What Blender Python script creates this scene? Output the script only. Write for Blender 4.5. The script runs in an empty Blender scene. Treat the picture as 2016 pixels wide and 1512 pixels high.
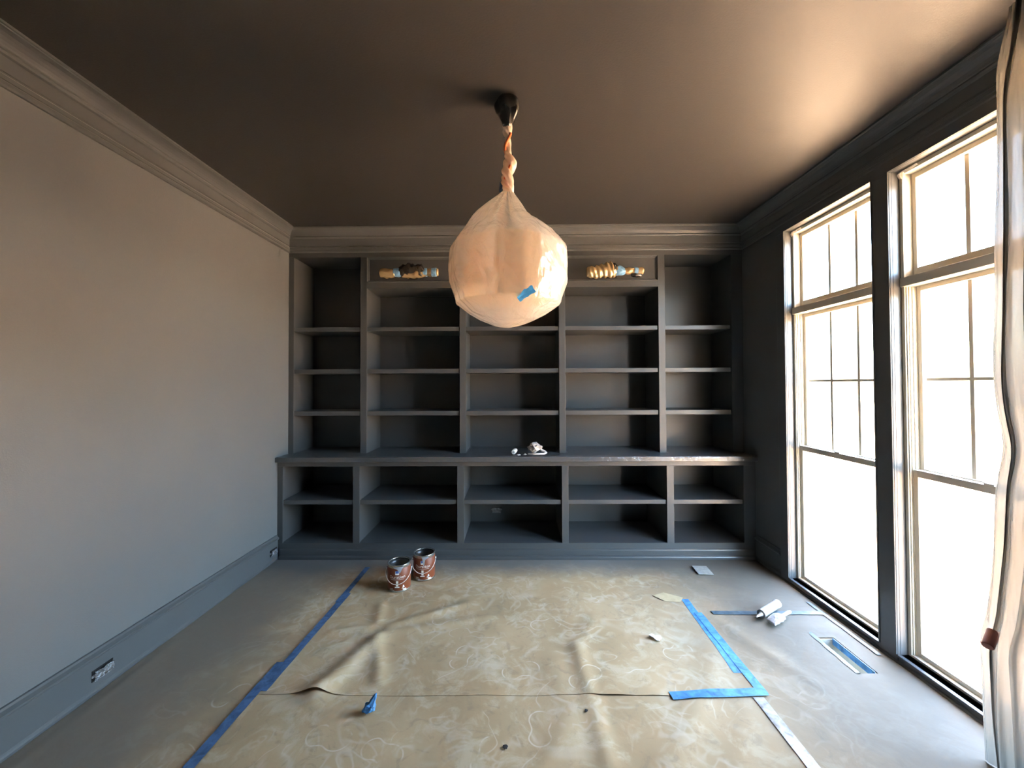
import bpy, bmesh, math, random
from mathutils import Vector, Matrix, noise

random.seed(7)
PI = math.pi
S = bpy.context.scene
C = S.collection

# ------------------------------------------------------------------ camera
F_PX, CX, CY = 780.0, 1008.0, 744.5
PITCH, ROLL, YAW, CAM_H = .016, .0043, .0095, 1.504
cam = bpy.data.cameras.new('camera')
cam.sensor_fit = 'HORIZONTAL'
cam.sensor_width = 36.0
cam.lens = F_PX / 2016 * 36.0
cam.shift_x = (1008 - CX) / 2016
cam.shift_y = (CY - 756) / 2016
cam.clip_start = .02
cam_ob = bpy.data.objects.new('camera', cam)
C.objects.link(cam_ob)
fw = Vector((-math.sin(YAW) * math.cos(PITCH), math.cos(YAW) * math.cos(PITCH), math.sin(PITCH)))
r0 = Vector((math.cos(YAW), math.sin(YAW), 0))
u0 = r0.cross(fw)
rr = r0 * math.cos(ROLL) - u0 * math.sin(ROLL)
uu = u0 * math.cos(ROLL) + r0 * math.sin(ROLL)
m = Matrix((rr, uu, -fw)).transposed().to_4x4()
m.translation = Vector((0, 0, CAM_H))
cam_ob.matrix_world = m
S.camera = cam_ob

# ------------------------------------------------------------------ sky, sun, exposure
SKY_STRENGTH = 3.1
SUN_STRENGTH = 23.0
EXPOSURE = 2.05
w = bpy.data.worlds.new('sky')
S.world = w
w.use_nodes = True
bg = w.node_tree.nodes['Background']
skyt = w.node_tree.nodes.new('ShaderNodeTexSky')
skyt.sky_type = 'NISHITA'
skyt.sun_disc = False
skyt.sun_elevation = math.radians(46)
skyt.sun_rotation = math.radians(-20)
skyt.air_density = 1.0
skyt.dust_density = 3.6
skyt.ozone_density = 1.0
w.node_tree.links.new(skyt.outputs[0], bg.inputs[0])
bg.inputs[1].default_value = SKY_STRENGTH
sun = bpy.data.lights.new('sun', 'SUN')
sun.energy = SUN_STRENGTH
sun.angle = math.radians(.6)
sun.color = (1.0, .93, .82)
sun_ob = bpy.data.objects.new('sun', sun)
C.objects.link(sun_ob)
sun_ob.rotation_euler = Vector((.22, -.62, -.75)).to_track_quat('-Z', 'Y').to_euler()   # runs along the window wall
vs = S.view_settings
vs.view_transform = 'Standard'
vs.look = 'None'
vs.exposure = EXPOSURE
vs.gamma = 1.0
vs.use_curve_mapping = False

# ------------------------------------------------------------------ helpers
def link(o, parent=None):
    C.objects.link(o)
    if parent is not None:
        o.parent = parent
        o.matrix_parent_inverse = parent.matrix_world.inverted()
    return o

def obj(name, bm, mat, parent=None, smooth=False, bevel=0.0):
    me = bpy.data.meshes.new(name)
    bmesh.ops.recalc_face_normals(bm, faces=bm.faces)
    bm.to_mesh(me)
    bm.free()
    for mm in (mat if isinstance(mat, (list, tuple)) else [mat]):
        me.materials.append(mm)
    if smooth:
        for p in me.polygons:
            p.use_smooth = True
    o = link(bpy.data.objects.new(name, me), parent)
    if bevel:
        b = o.modifiers.new('bevel', 'BEVEL')
        b.width = bevel
        b.segments = 2
        b.limit_method = 'ANGLE'
    return o

def tag(o, label, cat=None, group=None, kind=None):
    o['label'] = label
    if cat: o['category'] = cat
    if group: o['group'] = group
    if kind: o['kind'] = kind
    return o

def thing(name, label, cat, loc=(0, 0, 0), rotz=0, group=None, kind=None):
    o = bpy.data.objects.new(name, None)
    C.objects.link(o)
    o.location = loc
    o.rotation_euler = (0, 0, rotz)
    o.empty_display_size = .05
    bpy.context.view_layer.update()
    return tag(o, label, cat, group, kind)

def part(name, bm, mat, parent, smooth=False, bevel=0.0):
    """mesh given in the local frame of its thing"""
    o = obj(name, bm, mat, None, smooth, bevel)
    o.parent = parent
    return o

def B(): return bmesh.new()

def box(bm, x0, x1, y0, y1, z0, z1):
    vv = [bm.verts.new((x, y, z)) for x in (x0, x1) for y in (y0, y1) for z in (z0, z1)]
    for q in ((0, 1, 3, 2), (4, 6, 7, 5), (0, 4, 5, 1), (2, 3, 7, 6), (0, 2, 6, 4), (1, 5, 7, 3)):
        bm.faces.new([vv[i] for i in q])
    return bm

def bx(*a): return box(B(), *a)

def extrude_profile(bm, prof, axis, a, b, sign=1, base=0.0, mitre_a=0.0, mitre_b=0.0):
    """prof: (d, z) closed outline; runs along axis 'y' (d goes +-x from base) or 'x' (d goes -y from base)"""
    loops = []
    for t, mt in ((a, mitre_a), (b, mitre_b)):
        l = []
        for d, z in prof:
            s = t + mt * d
            l.append(bm.verts.new((base + sign * d, s, z) if axis == 'y' else (s, base - d, z)))
        loops.append(l)
    n = len(prof)
    for i in range(n):
        j = (i + 1) % n
        bm.faces.new((loops[0][i], loops[0][j], loops[1][j], loops[1][i]))
    bm.faces.new(loops[0]); bm.faces.new(loops[1])
    return bm

def lathe(bm, prof, n=32, centre=(0, 0), close=False):
    rings = []
    for r, z in prof:
        if r < 1e-6:
            rings.append([bm.verts.new((centre[0], centre[1], z))])
        else:
            rings.append([bm.verts.new((centre[0] + r * math.cos(2 * PI * i / n), centre[1] + r * math.sin(2 * PI * i / n), z)) for i in range(n)])
    for k in range(len(rings) - 1):
        A, D = rings[k], rings[k + 1]
        for i in range(n):
            j = (i + 1) % n
            if len(A) == 1 and len(D) == 1: continue
            if len(A) == 1: bm.faces.new((A[0], D[i], D[j]))
            elif len(D) == 1: bm.faces.new((A[i], A[j], D[0]))
            else: bm.faces.new((A[i], A[j], D[j], D[i]))
    return bm

def tube(bm, pts, rad, n=8, caps=True):
    pts = [Vector(p) for p in pts]
    rings = []
    up = Vector((0, 0, 1))
    for i, p in enumerate(pts):
        d = (pts[min(i + 1, len(pts) - 1)] - pts[max(i - 1, 0)]).normalized()
        s = d.cross(up)
        if s.length < 1e-3: s = d.cross(Vector((1, 0, 0)))
        s.normalize()
        t = s.cross(d).normalized()
        r = rad[i] if isinstance(rad, (list, tuple)) else rad
        rings.append([bm.verts.new(p + (s * math.cos(2 * PI * k / n) + t * math.sin(2 * PI * k / n)) * r) for k in range(n)])
    for a, b in zip(rings, rings[1:]):
        for k in range(n):
            j = (k + 1) % n
            bm.faces.new((a[k], a[j], b[j], b[k]))
    if caps:
        bm.faces.new(rings[0]); bm.faces.new(rings[-1])
    return bm

def lerp_table(tab, x):
    if x <= tab[0][0]: return tab[0][1:]
    for a, b in zip(tab, tab[1:]):
        if x <= b[0]:
            t = (x - a[0]) / (b[0] - a[0])
            return tuple(p + (q - p) * t for p, q in zip(a[1:], b[1:]))
    return tab[-1][1:]

# ------------------------------------------------------------------ materials
def newmat(name):
    mt = bpy.data.materials.new(name)
    mt.use_nodes = True
    nt = mt.node_tree
    nt.nodes.clear()
    out = nt.nodes.new('ShaderNodeOutputMaterial')
    return mt, nt, out

def N(nt, typ, **kw):
    n = nt.nodes.new(typ)
    for k, v in kw.items():
        if k in n.inputs: n.inputs[k].default_value = v
        else: setattr(n, k, v)
    return n

def pbr(name, col, rough=.5, metal=0.0, spec=.5, bump=0.0, bump_scale=60.0, var=0.0, var_scale=3.0, coat=0.0, detail=2.0):
    mt, nt, out = newmat(name)
    p = N(nt, 'ShaderNodeBsdfPrincipled')
    p.inputs['Base Color'].default_value = (*col, 1)
    p.inputs['Roughness'].default_value = rough
    p.inputs['Metallic'].default_value = metal
    p.inputs['Specular IOR Level'].default_value = spec
    p.inputs['Coat Weight'].default_value = coat
    nt.links.new(p.outputs[0], out.inputs[0])
    tc = N(nt, 'ShaderNodeTexCoord')
    if var:
        nz = N(nt, 'ShaderNodeTexNoise', Scale=var_scale, Detail=4.0)
        nt.links.new(tc.outputs['Object'], nz.inputs['Vector'])
        mp = N(nt, 'ShaderNodeMapRange')
        mp.inputs['From Min'].default_value = .3; mp.inputs['From Max'].default_value = .7
        mp.inputs['To Min'].default_value = 1 - var; mp.inputs['To Max'].default_value = 1 + var
        nt.links.new(nz.outputs[0], mp.inputs[0])
        mx = N(nt, 'ShaderNodeVectorMath', operation='SCALE')
        mx.inputs[0].default_value = col
        nt.links.new(mp.outputs[0], mx.inputs['Scale'])
        nt.links.new(mx.outputs[0], p.inputs['Base Color'])
    if bump:
        nz = N(nt, 'ShaderNodeTexNoise', Scale=bump_scale, Detail=detail)
        nt.links.new(tc.outputs['Object'], nz.inputs['Vector'])
        bp = N(nt, 'ShaderNodeBump', Strength=bump, Distance=.002)
        nt.links.new(nz.outputs[0], bp.inputs['Height'])
        nt.links.new(bp.outputs[0], p.inputs['Normal'])
    return mt

def film(name, col, transp, transl, gloss, rough=.15, bump=.4, bump_scale=14.0, gloss_col=(1, 1, 1), stretch=(1, 1, 1), dist=.01, distort=1.2, detail=4.0):
    """thin plastic: transparent + translucent + diffuse + glossy, wrinkled by a bump"""
    mt, nt, out = newmat(name)
    tc = N(nt, 'ShaderNodeTexCoord')
    mpg = N(nt, 'ShaderNodeMapping')
    mpg.inputs['Scale'].default_value = stretch
    nt.links.new(tc.outputs['Object'], mpg.inputs[0])
    nz = N(nt, 'ShaderNodeTexNoise', Scale=bump_scale, Detail=detail, Distortion=distort)
    nt.links.new(mpg.outputs[0], nz.inputs['Vector'])
    bp = N(nt, 'ShaderNodeBump', Strength=bump, Distance=dist)
    nt.links.new(nz.outputs[0], bp.inputs['Height'])
    df = N(nt, 'ShaderNodeBsdfDiffuse'); df.inputs[0].default_value = (*col, 1)
    tl = N(nt, 'ShaderNodeBsdfTranslucent'); tl.inputs[0].default_value = (*col, 1)
    tp = N(nt, 'ShaderNodeBsdfTransparent')
    gl = N(nt, 'ShaderNodeBsdfGlossy'); gl.inputs['Roughness'].default_value = rough; gl.inputs[0].default_value = (*gloss_col, 1)
    for n_ in (df, tl, gl): nt.links.new(bp.outputs[0], n_.inputs['Normal'])
    m1 = N(nt, 'ShaderNodeMixShader'); m1.inputs[0].default_value = transl
    nt.links.new(df.outputs[0], m1.inputs[1]); nt.links.new(tl.outputs[0], m1.inputs[2])
    m2 = N(nt, 'ShaderNodeMixShader'); m2.inputs[0].default_value = transp
    nt.links.new(m1.outputs[0], m2.inputs[1]); nt.links.new(tp.outputs[0], m2.inputs[2])
    fr = N(nt, 'ShaderNodeLayerWeight', Blend=.5)
    nt.links.new(bp.outputs[0], fr.inputs['Normal'])
    pw_ = N(nt, 'ShaderNodeMath', operation='POWER'); pw_.inputs[1].default_value = 3.0
    nt.links.new(fr.outputs['Facing'], pw_.inputs[0])
    mr_ = N(nt, 'ShaderNodeMapRange'); mr_.inputs['To Min'].default_value = gloss * .25; mr_.inputs['To Max'].default_value = min(.6, gloss * 1.6)
    nt.links.new(pw_.outputs[0], mr_.inputs[0])
    m3 = N(nt, 'ShaderNodeMixShader')
    nt.links.new(mr_.outputs[0], m3.inputs[0])
    nt.links.new(m2.outputs[0], m3.inputs[1]); nt.links.new(gl.outputs[0], m3.inputs[2])
    nt.links.new(m3.outputs[0], out.inputs[0])
    return mt

PAINT = (.143, .150, .151)  # one charcoal paint; wall tone raised and ceiling lowered to imitate their light
M = {}
M['wall'] = pbr('charcoal_wall_paint', PAINT, .42, spec=.5, bump=.25, bump_scale=170, var=.04, var_scale=1.5)
M['ceiling'] = pbr('charcoal_ceiling_paint', (.037, .035, .0325), .50, spec=.5, bump=.25, bump_scale=120, var=.04, var_scale=1.2)
M['trim'] = pbr('charcoal_satin_trim', (.100, .104, .104), .32, spec=.5, bump=.12, bump_scale=45, var=.03, var_scale=4)
M['shelf'] = pbr('charcoal_satin_cabinet', (.064, .067, .068), .36, spec=.5, bump=.12, bump_scale=55, var=.03, var_scale=4)
M['cream'] = pbr('cream_window_paint', (.56, .52, .43), .45, bump=.1, bump_scale=60)
M['subfloor'] = pbr('oak_subfloor', (.25, .18, .11), .6, var=.15, var_scale=6)
M['ground'] = pbr('pale_clay_ground', (.68, .43, .25), .95, spec=.1, var=.10, var_scale=.6)
M['tin'] = pbr('galvanised_tin', (.62, .60, .52), .5, metal=.3, var=.1, var_scale=20)
M['wood'] = pbr('reddish_wood', (.30, .10, .07), .5, var=.2, var_scale=20)

def glass_mat():
    mt, nt, out = newmat('window_glass')
    tp = N(nt, 'ShaderNodeBsdfTransparent'); tp.inputs[0].default_value = (.95, .97, .96, 1)
    gl = N(nt, 'ShaderNodeBsdfGlossy'); gl.inputs['Roughness'].default_value = .01
    fr = N(nt, 'ShaderNodeLayerWeight', Blend=.5)
    pw_ = N(nt, 'ShaderNodeMath', operation='POWER'); pw_.inputs[1].default_value = 5.0
    nt.links.new(fr.outputs['Facing'], pw_.inputs[0])
    mr_ = N(nt, 'ShaderNodeMapRange'); mr_.inputs['To Min'].default_value = .02; mr_.inputs['To Max'].default_value = .5
    nt.links.new(pw_.outputs[0], mr_.inputs[0])
    mx = N(nt, 'ShaderNodeMixShader')
    nt.links.new(mr_.outputs[0], mx.inputs[0]); nt.links.new(tp.outputs[0], mx.inputs[1]); nt.links.new(gl.outputs[0], mx.inputs[2])
    nt.links.new(mx.outputs[0], out.inputs[0])
    return mt
M['glass'] = glass_mat()

def tape_mat(name, col, rough=.55, col2=None):
    mt, nt, out = newmat(name)
    p = N(nt, 'ShaderNodeBsdfPrincipled'); p.inputs['Roughness'].default_value = rough
    tc = N(nt, 'ShaderNodeTexCoord')
    mp = N(nt, 'ShaderNodeMapping'); mp.inputs['Scale'].default_value = (1, 1, 1)
    nz = N(nt, 'ShaderNodeTexNoise', Scale=28.0, Detail=5.0, Distortion=.6)
    nt.links.new(tc.outputs['Object'], mp.inputs[0]); nt.links.new(mp.outputs[0], nz.inputs['Vector'])
    cr = N(nt, 'ShaderNodeValToRGB')
    cr.color_ramp.elements[0].position = .32; cr.color_ramp.elements[1].position = .66
    c2 = col2 or tuple(min(1, c * 1.45 + .02) for c in col)
    cr.color_ramp.elements[0].color = (*[c * .72 for c in col], 1)
    cr.color_ramp.elements[1].color = (*c2, 1)
    nt.links.new(nz.outputs[0], cr.inputs[0]); nt.links.new(cr.outputs[0], p.inputs['Base Color'])
    bp = N(nt, 'ShaderNodeBump', Strength=.35, Distance=.003)
    nt.links.new(nz.outputs[0], bp.inputs['Height']); nt.links.new(bp.outputs[0], p.inputs['Normal'])
    nt.links.new(p.outputs[0], out.inputs[0])
    return mt
M['tape'] = tape_mat('blue_masking_tape', (.050, .20, .42))
M['tape_dark'] = tape_mat('blue_masking_tape_oversprayed', (.045, .11, .22))
M['tape_pale'] = tape_mat('pale_oversprayed_tape', (.052, .094, .120), col2=(.092, .122, .138))
M['tape_white'] = tape_mat('clear_packing_tape', (.24, .23, .21), .3, col2=(.46, .45, .43))

def paper_mat():
    """brown builder's paper: grey overspray along the walls, tone darkened toward the windows against their light, pale scuffs, boot prints"""
    mt, nt, out = newmat('builders_paper')
    p = N(nt, 'ShaderNodeBsdfPrincipled'); p.inputs['Roughness'].default_value = .75
    p.inputs['Specular IOR Level'].default_value = .15
    geo = N(nt, 'ShaderNodeNewGeometry')
    L = nt.links.new
    def nzz(scale, detail=4, dist=0.0, rough=.55, vec=None):
        n = N(nt, 'ShaderNodeTexNoise', Scale=scale, Detail=detail, Distortion=dist, Roughness=rough)
        L(vec or geo.outputs['Position'], n.inputs['Vector'])
        return n.outputs[0]
    def ramp(v, a, b, lo=0., hi=1.):
        n = N(nt, 'ShaderNodeMapRange'); n.interpolation_type = 'SMOOTHSTEP'
        for k, x in zip(('From Min', 'From Max', 'To Min', 'To Max'), (a, b, lo, hi)): n.inputs[k].default_value = x
        L(v, n.inputs[0]); return n.outputs[0]
    def mth(op, a, b=None):
        n = N(nt, 'ShaderNodeMath', operation=op)
        for i, x in enumerate((a, b)):
            if x is None: continue
            if isinstance(x, (int, float)): n.inputs[i].default_value = x
            else: L(x, n.inputs[i])
        return n.outputs[0]
    def mix(fac, a, b):
        n = N(nt, 'ShaderNodeMix', data_type='RGBA')
        if isinstance(fac, (int, float)): n.inputs[0].default_value = fac
        else: L(fac, n.inputs[0])
        for i, x in ((6, a), (7, b)):
            if isinstance(x, tuple): n.inputs[i].default_value = (*x, 1)
            else: L(x, n.inputs[i])
        return n.outputs[2]
    sep = N(nt, 'ShaderNodeSeparateXYZ'); L(geo.outputs['Position'], sep.inputs[0])
    x, y = sep.outputs[0], sep.outputs[1]
    base = mix(ramp(nzz(1.6, 4), .35, .65), (.440, .315, .172), (.530, .395, .230))
    base = mix(ramp(nzz(6, 7, 1.2, .65), .48, .66, 0, .60), base, (.62, .52, .35))
    base = mix(ramp(nzz(10, 6, 1.6, .65), .53, .68, 0, .5), base, (.33, .25, .16))
    # thin curved scuffs: contour lines of a distorted noise
    for sc, dist, wdt, msk, amt in ((2.2, 1.3, .050, 1.7, .30), (4.6, 1.5, .060, 2.3, .34), (7.0, 1.2, .075, 3.1, .34), (3.1, 1.0, .016, 4.0, .45)):
        v = mth('ABSOLUTE', mth('SUBTRACT', nzz(sc, 1.5, dist), .5))
        ln = ramp(v, 0, wdt, 1, 0)
        mk = ramp(nzz(msk, 2), .52, .62, 0, amt)
        base = mix(mth('MULTIPLY', ln, mk), base, (.70, .62, .47))
    # boot soles: outlines of rounded strips (x, y, angle, length, half width)
    for (px, py, an, ln_, hw) in ((-.80, 1.70, -.25, .20, .052), (-.55, 1.63, -.35, .18, .050), (.02, 2.10, .35, .20, .05), (.10, 1.75, 1.5, .18, .05),
                                  (-1.38, 1.93, .9, .16, .045), (.35, 2.05, .7, .20, .05), (-.12, 1.62, 1.2, .18, .05), (.62, 2.14, .25, .19, .048), (-.30, 2.2, 1.3, .19, .05),
                                  (.9, 2.25, .5, .18, .05), (.18, 2.5, .2, .19, .05), (-.45, 2.55, .6, .18, .05), (1.42, 1.95, .9, .2, .05)):
        ca, sa = math.cos(an), math.sin(an)
        dx, dy = mth('SUBTRACT', x, px), mth('SUBTRACT', y, py)
        u = mth('ADD', mth('MULTIPLY', dx, ca), mth('MULTIPLY', dy, sa))
        v = mth('SUBTRACT', mth('MULTIPLY', dy, ca), mth('MULTIPLY', dx, sa))
        uc = mth('MAXIMUM', mth('SUBTRACT', mth('ABSOLUTE', u), ln_ / 2 - hw), 0.0)
        # the waist of a sole: narrower in the middle
        d = mth('SQRT', mth('ADD', mth('MULTIPLY', uc, uc), mth('MULTIPLY', v, v)))
        waist = ramp(mth('ABSOLUTE', mth('ADD', u, .01)), 0.0, .05, hw * .74, hw)
        ring = ramp(mth('ABSOLUTE', mth('SUBTRACT', d, waist)), .001, .0055, 1, 0)
        mk = ramp(nzz(9, 3), .42, .58, 0, .75)
        base = mix(mth('MULTIPLY', ring, mk), base, (.70, .61, .46))
    # grey overspray by walls and cabinets; left raised, window side darkened to offset light
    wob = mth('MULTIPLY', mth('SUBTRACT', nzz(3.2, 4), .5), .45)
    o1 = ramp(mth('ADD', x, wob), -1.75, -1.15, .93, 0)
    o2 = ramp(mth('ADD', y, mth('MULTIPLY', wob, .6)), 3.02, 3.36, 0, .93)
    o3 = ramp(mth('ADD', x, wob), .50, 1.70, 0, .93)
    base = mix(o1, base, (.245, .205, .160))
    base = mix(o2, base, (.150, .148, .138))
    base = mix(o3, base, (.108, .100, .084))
    vor = N(nt, 'ShaderNodeTexVoronoi', Scale=5.0); L(geo.outputs['Position'], vor.inputs['Vector'])
    base = mix(ramp(vor.outputs['Distance'], .012, .02, .85, 0), base, (.75, .72, .64))
    L(base, p.inputs['Base Color'])
    bp = N(nt, 'ShaderNodeBump', Strength=.35, Distance=.006)
    h = mth('ADD', nzz(5, 5, .6), mth('MULTIPLY', nzz(22, 4), .3))
    L(h, bp.inputs['Height']); L(bp.outputs[0], p.inputs['Normal'])
    L(p.outputs[0], out.inputs[0])
    return mt
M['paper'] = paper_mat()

# ------------------------------------------------------------------ room shell
XL, XR, YB, YN, ZC = -2.078, 2.060, 4.0, -1.5, 2.924
VX0, VX1, VY0, VY1 = 1.775, 1.862, 2.09, 2.375          # floor register opening

def floor_with_hole(bm, x0, x1, y0, y1, z0, z1):
    box(bm, x0, VX0, y0, y1, z0, z1)
    box(bm, VX1, x1, y0, y1, z0, z1)
    box(bm, VX0, VX1, y0, VY0, z0, z1)
    box(bm, VX0, VX1, VY1, y1, z0, z1)
    return bm
tag(obj('floor', floor_with_hole(B(), XL - .15, XR + .15, YN - .15, YB + .15, -.14, 0), M['subfloor']),
    'wooden subfloor hidden under the brown paper', 'floor', kind='structure')
tag(obj('ceiling', bx(XL - .15, XR + .15, YN - .15, YB + .15, ZC, ZC + .2), M['ceiling']),
    'flat charcoal painted ceiling above the wrapped lamp', 'ceiling', kind='structure')
tag(obj('wall_left', bx(XL - .15, XL, YN - .15, YB + .15, 0, ZC), M['wall']),
    'long plain charcoal wall opposite the windows', 'wall', kind='structure')
tag(obj('wall_back', bx(XL, XR, YB, YB + .15, 0, ZC), M['wall']),
    'charcoal wall hidden behind the built-in shelving', 'wall', kind='structure')
tag(obj('wall_rear', bx(XL, XR, YN - .15, YN, 0, ZC), M['wall']),
    'charcoal wall behind the viewer', 'wall', kind='structure')

OZ0, OZ1 = .045, 2.655
OPEN = ((2.280, 3.012), (1.438, 2.170))
XO = 2.21                                                # outer face of the window wall
bm = B()
box(bm, XR, XO, 3.012, YB + .15, 0, ZC)
box(bm, XR, XO, 2.170, 2.280, 0, ZC)
box(bm, XR, XO, YN - .15, 1.438, 0, ZC)
for a, b in OPEN:
    box(bm, XR, XO, a, b, OZ1, ZC)
    box(bm, XR, XO, a, b, -.02, OZ0)
tag(obj('wall_right', bm, M['trim']), 'dark charcoal wall holding the two tall windows', 'wall', kind='structure')  # same paint in the darker trim tone, to hold down glare on the jambs

# crown: lower band, frieze, bead, cove
CROWN = [(0, 2.718), (.012, 2.718), (.018, 2.726), (.018, 2.740), (.014, 2.743), (.018, 2.746), (.018, 2.764), (.009, 2.772), (.009, 2.778), (.014, 2.780),
         (.014, 2.842), (.024, 2.846), (.029, 2.855), (.025, 2.864), (.030, 2.868), (.033, 2.876), (.040, 2.887), (.052, 2.897),
         (.066, 2.905), (.080, 2.9085), (.090, 2.9095), (.092, 2.913), (.100, 2.914), (.100, ZC), (0, ZC)]
YU = 3.600                                               # front of the upper bookcase
tag(obj('trim_1', extrude_profile(B(), CROWN, 'y', YN, YU, 1, XL, 0, -1), M['trim']),
    'charcoal crown moulding along the left wall', 'trim', kind='structure')
tag(obj('trim_2', extrude_profile(B(), CROWN, 'y', YN, YU, -1, XR, 0, -1), M['trim']),
    'dark crown moulding above the windows', 'trim', kind='structure')
tag(obj('trim_3', extrude_profile(B(), CROWN, 'x', XL, XR, 1, YU, 1, -1), M['trim']),
    'charcoal crown moulding across the top of the bookcase', 'trim', kind='structure')
BASE = [(0, 0), (.020, 0), (.020, .014), (.016, .022), (.014, .030), (.014, .168), (.020, .172), (.025, .180), (.025, .188), (.018, .194), (.012, .200), (.009, .210), (0, .212)]
tag(obj('baseboard_left', extrude_profile(B(), BASE, 'y', YN, 3.43, 1, XL), M['trim']),
    'tall charcoal baseboard along the left wall with two outlets', 'baseboard', kind='structure')
bm = extrude_profile(B(), BASE, 'y', 3.112, 3.43, -1, XR)
tag(obj('baseboard_right', bm, M['trim']), 'short dark baseboard between cabinet and far window', 'baseboard', kind='structure')

# window casing: side, mullion, head and the dark band under the sills
bm = B()
XF = 2.044
for a, b in ((3.012, 3.110), (1.340, 1.438)):
    box(bm, XF, XR, a, b, 0, OZ1)
box(bm, XF, XR, 2.170, 2.280, 0, OZ1)
box(bm, XF, XR, 1.340, 3.110, OZ1, 2.718)
box(bm, XF + .004, XR, 1.438, 2.170, 0, OZ0 - .008); box(bm, XF + .004, XR, 2.280, 3.012, 0, OZ0 - .008)
tag(obj('trim_4', bm, M['trim'], bevel=.003), 'flat dark casing framing and parting the two tall windows', 'trim', kind='structure')
bm = B()
for a, b in OPEN:                                         # raised inner bead of each casing
    for y in (a, b):
        s = 1 if y == a else -1
        box(bm, XF - .006, XF + .004, y - s * .010, y - s * .002, OZ0, OZ1 + .010)
    box(bm, XF - .006, XF + .004, a - .002, b + .002, OZ1 + .002, OZ1 + .010)
tag(obj('trim_5', bm, M['trim'], bevel=.002), 'thin raised bead on the inner edge of the window casing', 'trim', kind='structure')
bm = B()
for a, b in OPEN:
    box(bm, XF - .004, 2.10, a, b, OZ0 - .012, OZ0)
tag(obj('trim_6', bm, M['trim'], bevel=.003), 'narrow grey sill under the two windows', 'trim', kind='structure')
tag(obj('trim_7', extrude_profile(B(), [(0, 0), (.012, 0), (.012, .006), (.006, .012), (0, .014)], 'y', 1.34, 3.112, -1, XF + .004), M['trim']),
    'small dark shoe moulding along the floor under the windows', 'trim', kind='structure')

def ring(bm, x0, x1, y0, y1, z0, z1, wy, wt, wb):
    box(bm, x0, x1, y0, y0 + wy, z0, z1); box(bm, x0, x1, y1 - wy, y1, z0, z1)
    box(bm, x0, x1, y0 + wy, y1 - wy, z1 - wt, z1); box(bm, x0, x1, y0 + wy, y1 - wy, z0, z0 + wb)
    return bm

def window(idx, y0, y1, label):
    t = thing('window_%d' % idx, label, 'window', (2.10, (y0 + y1) / 2, OZ0), kind='structure')
    def P(name, bm, mat, parent, bevel=0.0):
        o = obj(name, bm, mat, None, False, bevel)
        o.parent = parent
        o.matrix_parent_inverse = Matrix.Translation((2.10, (y0 + y1) / 2, OZ0)).inverted() if parent is t else Matrix.Identity(4)
        return o
    P('frame', ring(B(), 2.10, XO, y0, y1, OZ0, OZ1, .018, .022, .012), M['cream'], t, .002)
    bm = B()
    for y, s in ((y0 + .018, 1), (y1 - .018, -1)):
        for x in (2.108, 2.122, 2.14):
            box(bm, x, x + .004, min(y, y + s * .005), max(y, y + s * .005), OZ0 + .012, 2.02)
    P('sash_track', bm, M['cream'], t)
    P('transom_bar', bx(2.092, XO, y0 + .001, y1 - .001, 2.023, 2.073), M['cream'], t, .003)
    gy0, gy1 = y0 + .042, y1 - .037
    pw = (gy1 - gy0) / 3
    # transom sash, three panes
    s1 = P('transom_sash', ring(B(), 2.15, 2.205, y0 + .018, y1 - .018, 2.073, OZ1 - .022, .022, .028, .047), M['cream'], t, .002)
    zb, zt = 2.12, 2.605
    for k in range(3):
        P('pane', bx(2.186, 2.190, gy0 + k * pw + .002, gy0 + (k + 1) * pw - .002, zb - .003, zt + .003), M['glass'], s1)
    for k in (1, 2):
        P('muntin', bx(2.180, 2.196, gy0 + k * pw - .010, gy0 + k * pw + .010, zb, zt), M['cream'], s1)
    # upper sash, three by two panes
    s2 = P('upper_sash', ring(B(), 2.165, 2.205, y0 + .018, y1 - .018, 1.0, 2.023, .022, .026, .045), M['cream'], t, .002)
    for k in range(3):
        P('pane', bx(2.186, 2.190, gy0 + k * pw + .002, gy0 + (k + 1) * pw - .002, 1.04, 1.518), M['glass'], s2)
        P('pane', bx(2.186, 2.190, gy0 + k * pw + .002, gy0 + (k + 1) * pw - .002, 1.524, 2.0), M['glass'], s2)
        P('muntin', bx(2.181, 2.195, gy0 + k * pw + .009, gy0 + (k + 1) * pw - .009, 1.514, 1.529), M['cream'], s2)
    for k in (1, 2):
        P('muntin', bx(2.181, 2.195, gy0 + k * pw - .009, gy0 + k * pw + .009, 1.045, 1.997), M['cream'], s2)
    # lower sash, one pane
    s3 = P('lower_sash', ring(B(), 2.125, 2.162, y0 + .019, y1 - .019, OZ0 + .012, 1.040, .026, .036, .022), M['cream'], t, .002)
    P('pane', bx(2.143, 2.147, y0 + .043, y1 - .043, OZ0 + .030, 1.008), M['glass'], s3)
    P('sash_lock', bx(2.118, 2.128, (y0 + y1) / 2 - .02, (y0 + y1) / 2 + .02, 1.040, 1.050), M['cream'], s3, .002)
    # scraps of masking film left at the head
    bm = B()
    n = 10
    rows = []
    for i in range(n + 1):
        y = y1 - .11 + .106 * i / n
        h = .016 + .016 * noise.noise(Vector((i * .7, idx * 3.1, 0))) + (.018 if i in (n - 1, n - 2, n) else 0)
        xx = 2.086 + .006 * noise.noise(Vector((i * .9, idx, 4)))
        rows.append((bm.verts.new((2.098, y, OZ1 - .001)), bm.verts.new((xx, y, OZ1 - .004 - h * .5)), bm.verts.new((2.096, y, OZ1 - .006 - h))))
    for a, b in zip(rows, rows[1:]):
        for k in range(2): bm.faces.new((a[k], b[k], b[k + 1], a[k + 1]))
    P('masking_film', bm, M['film_clear'], t)

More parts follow.
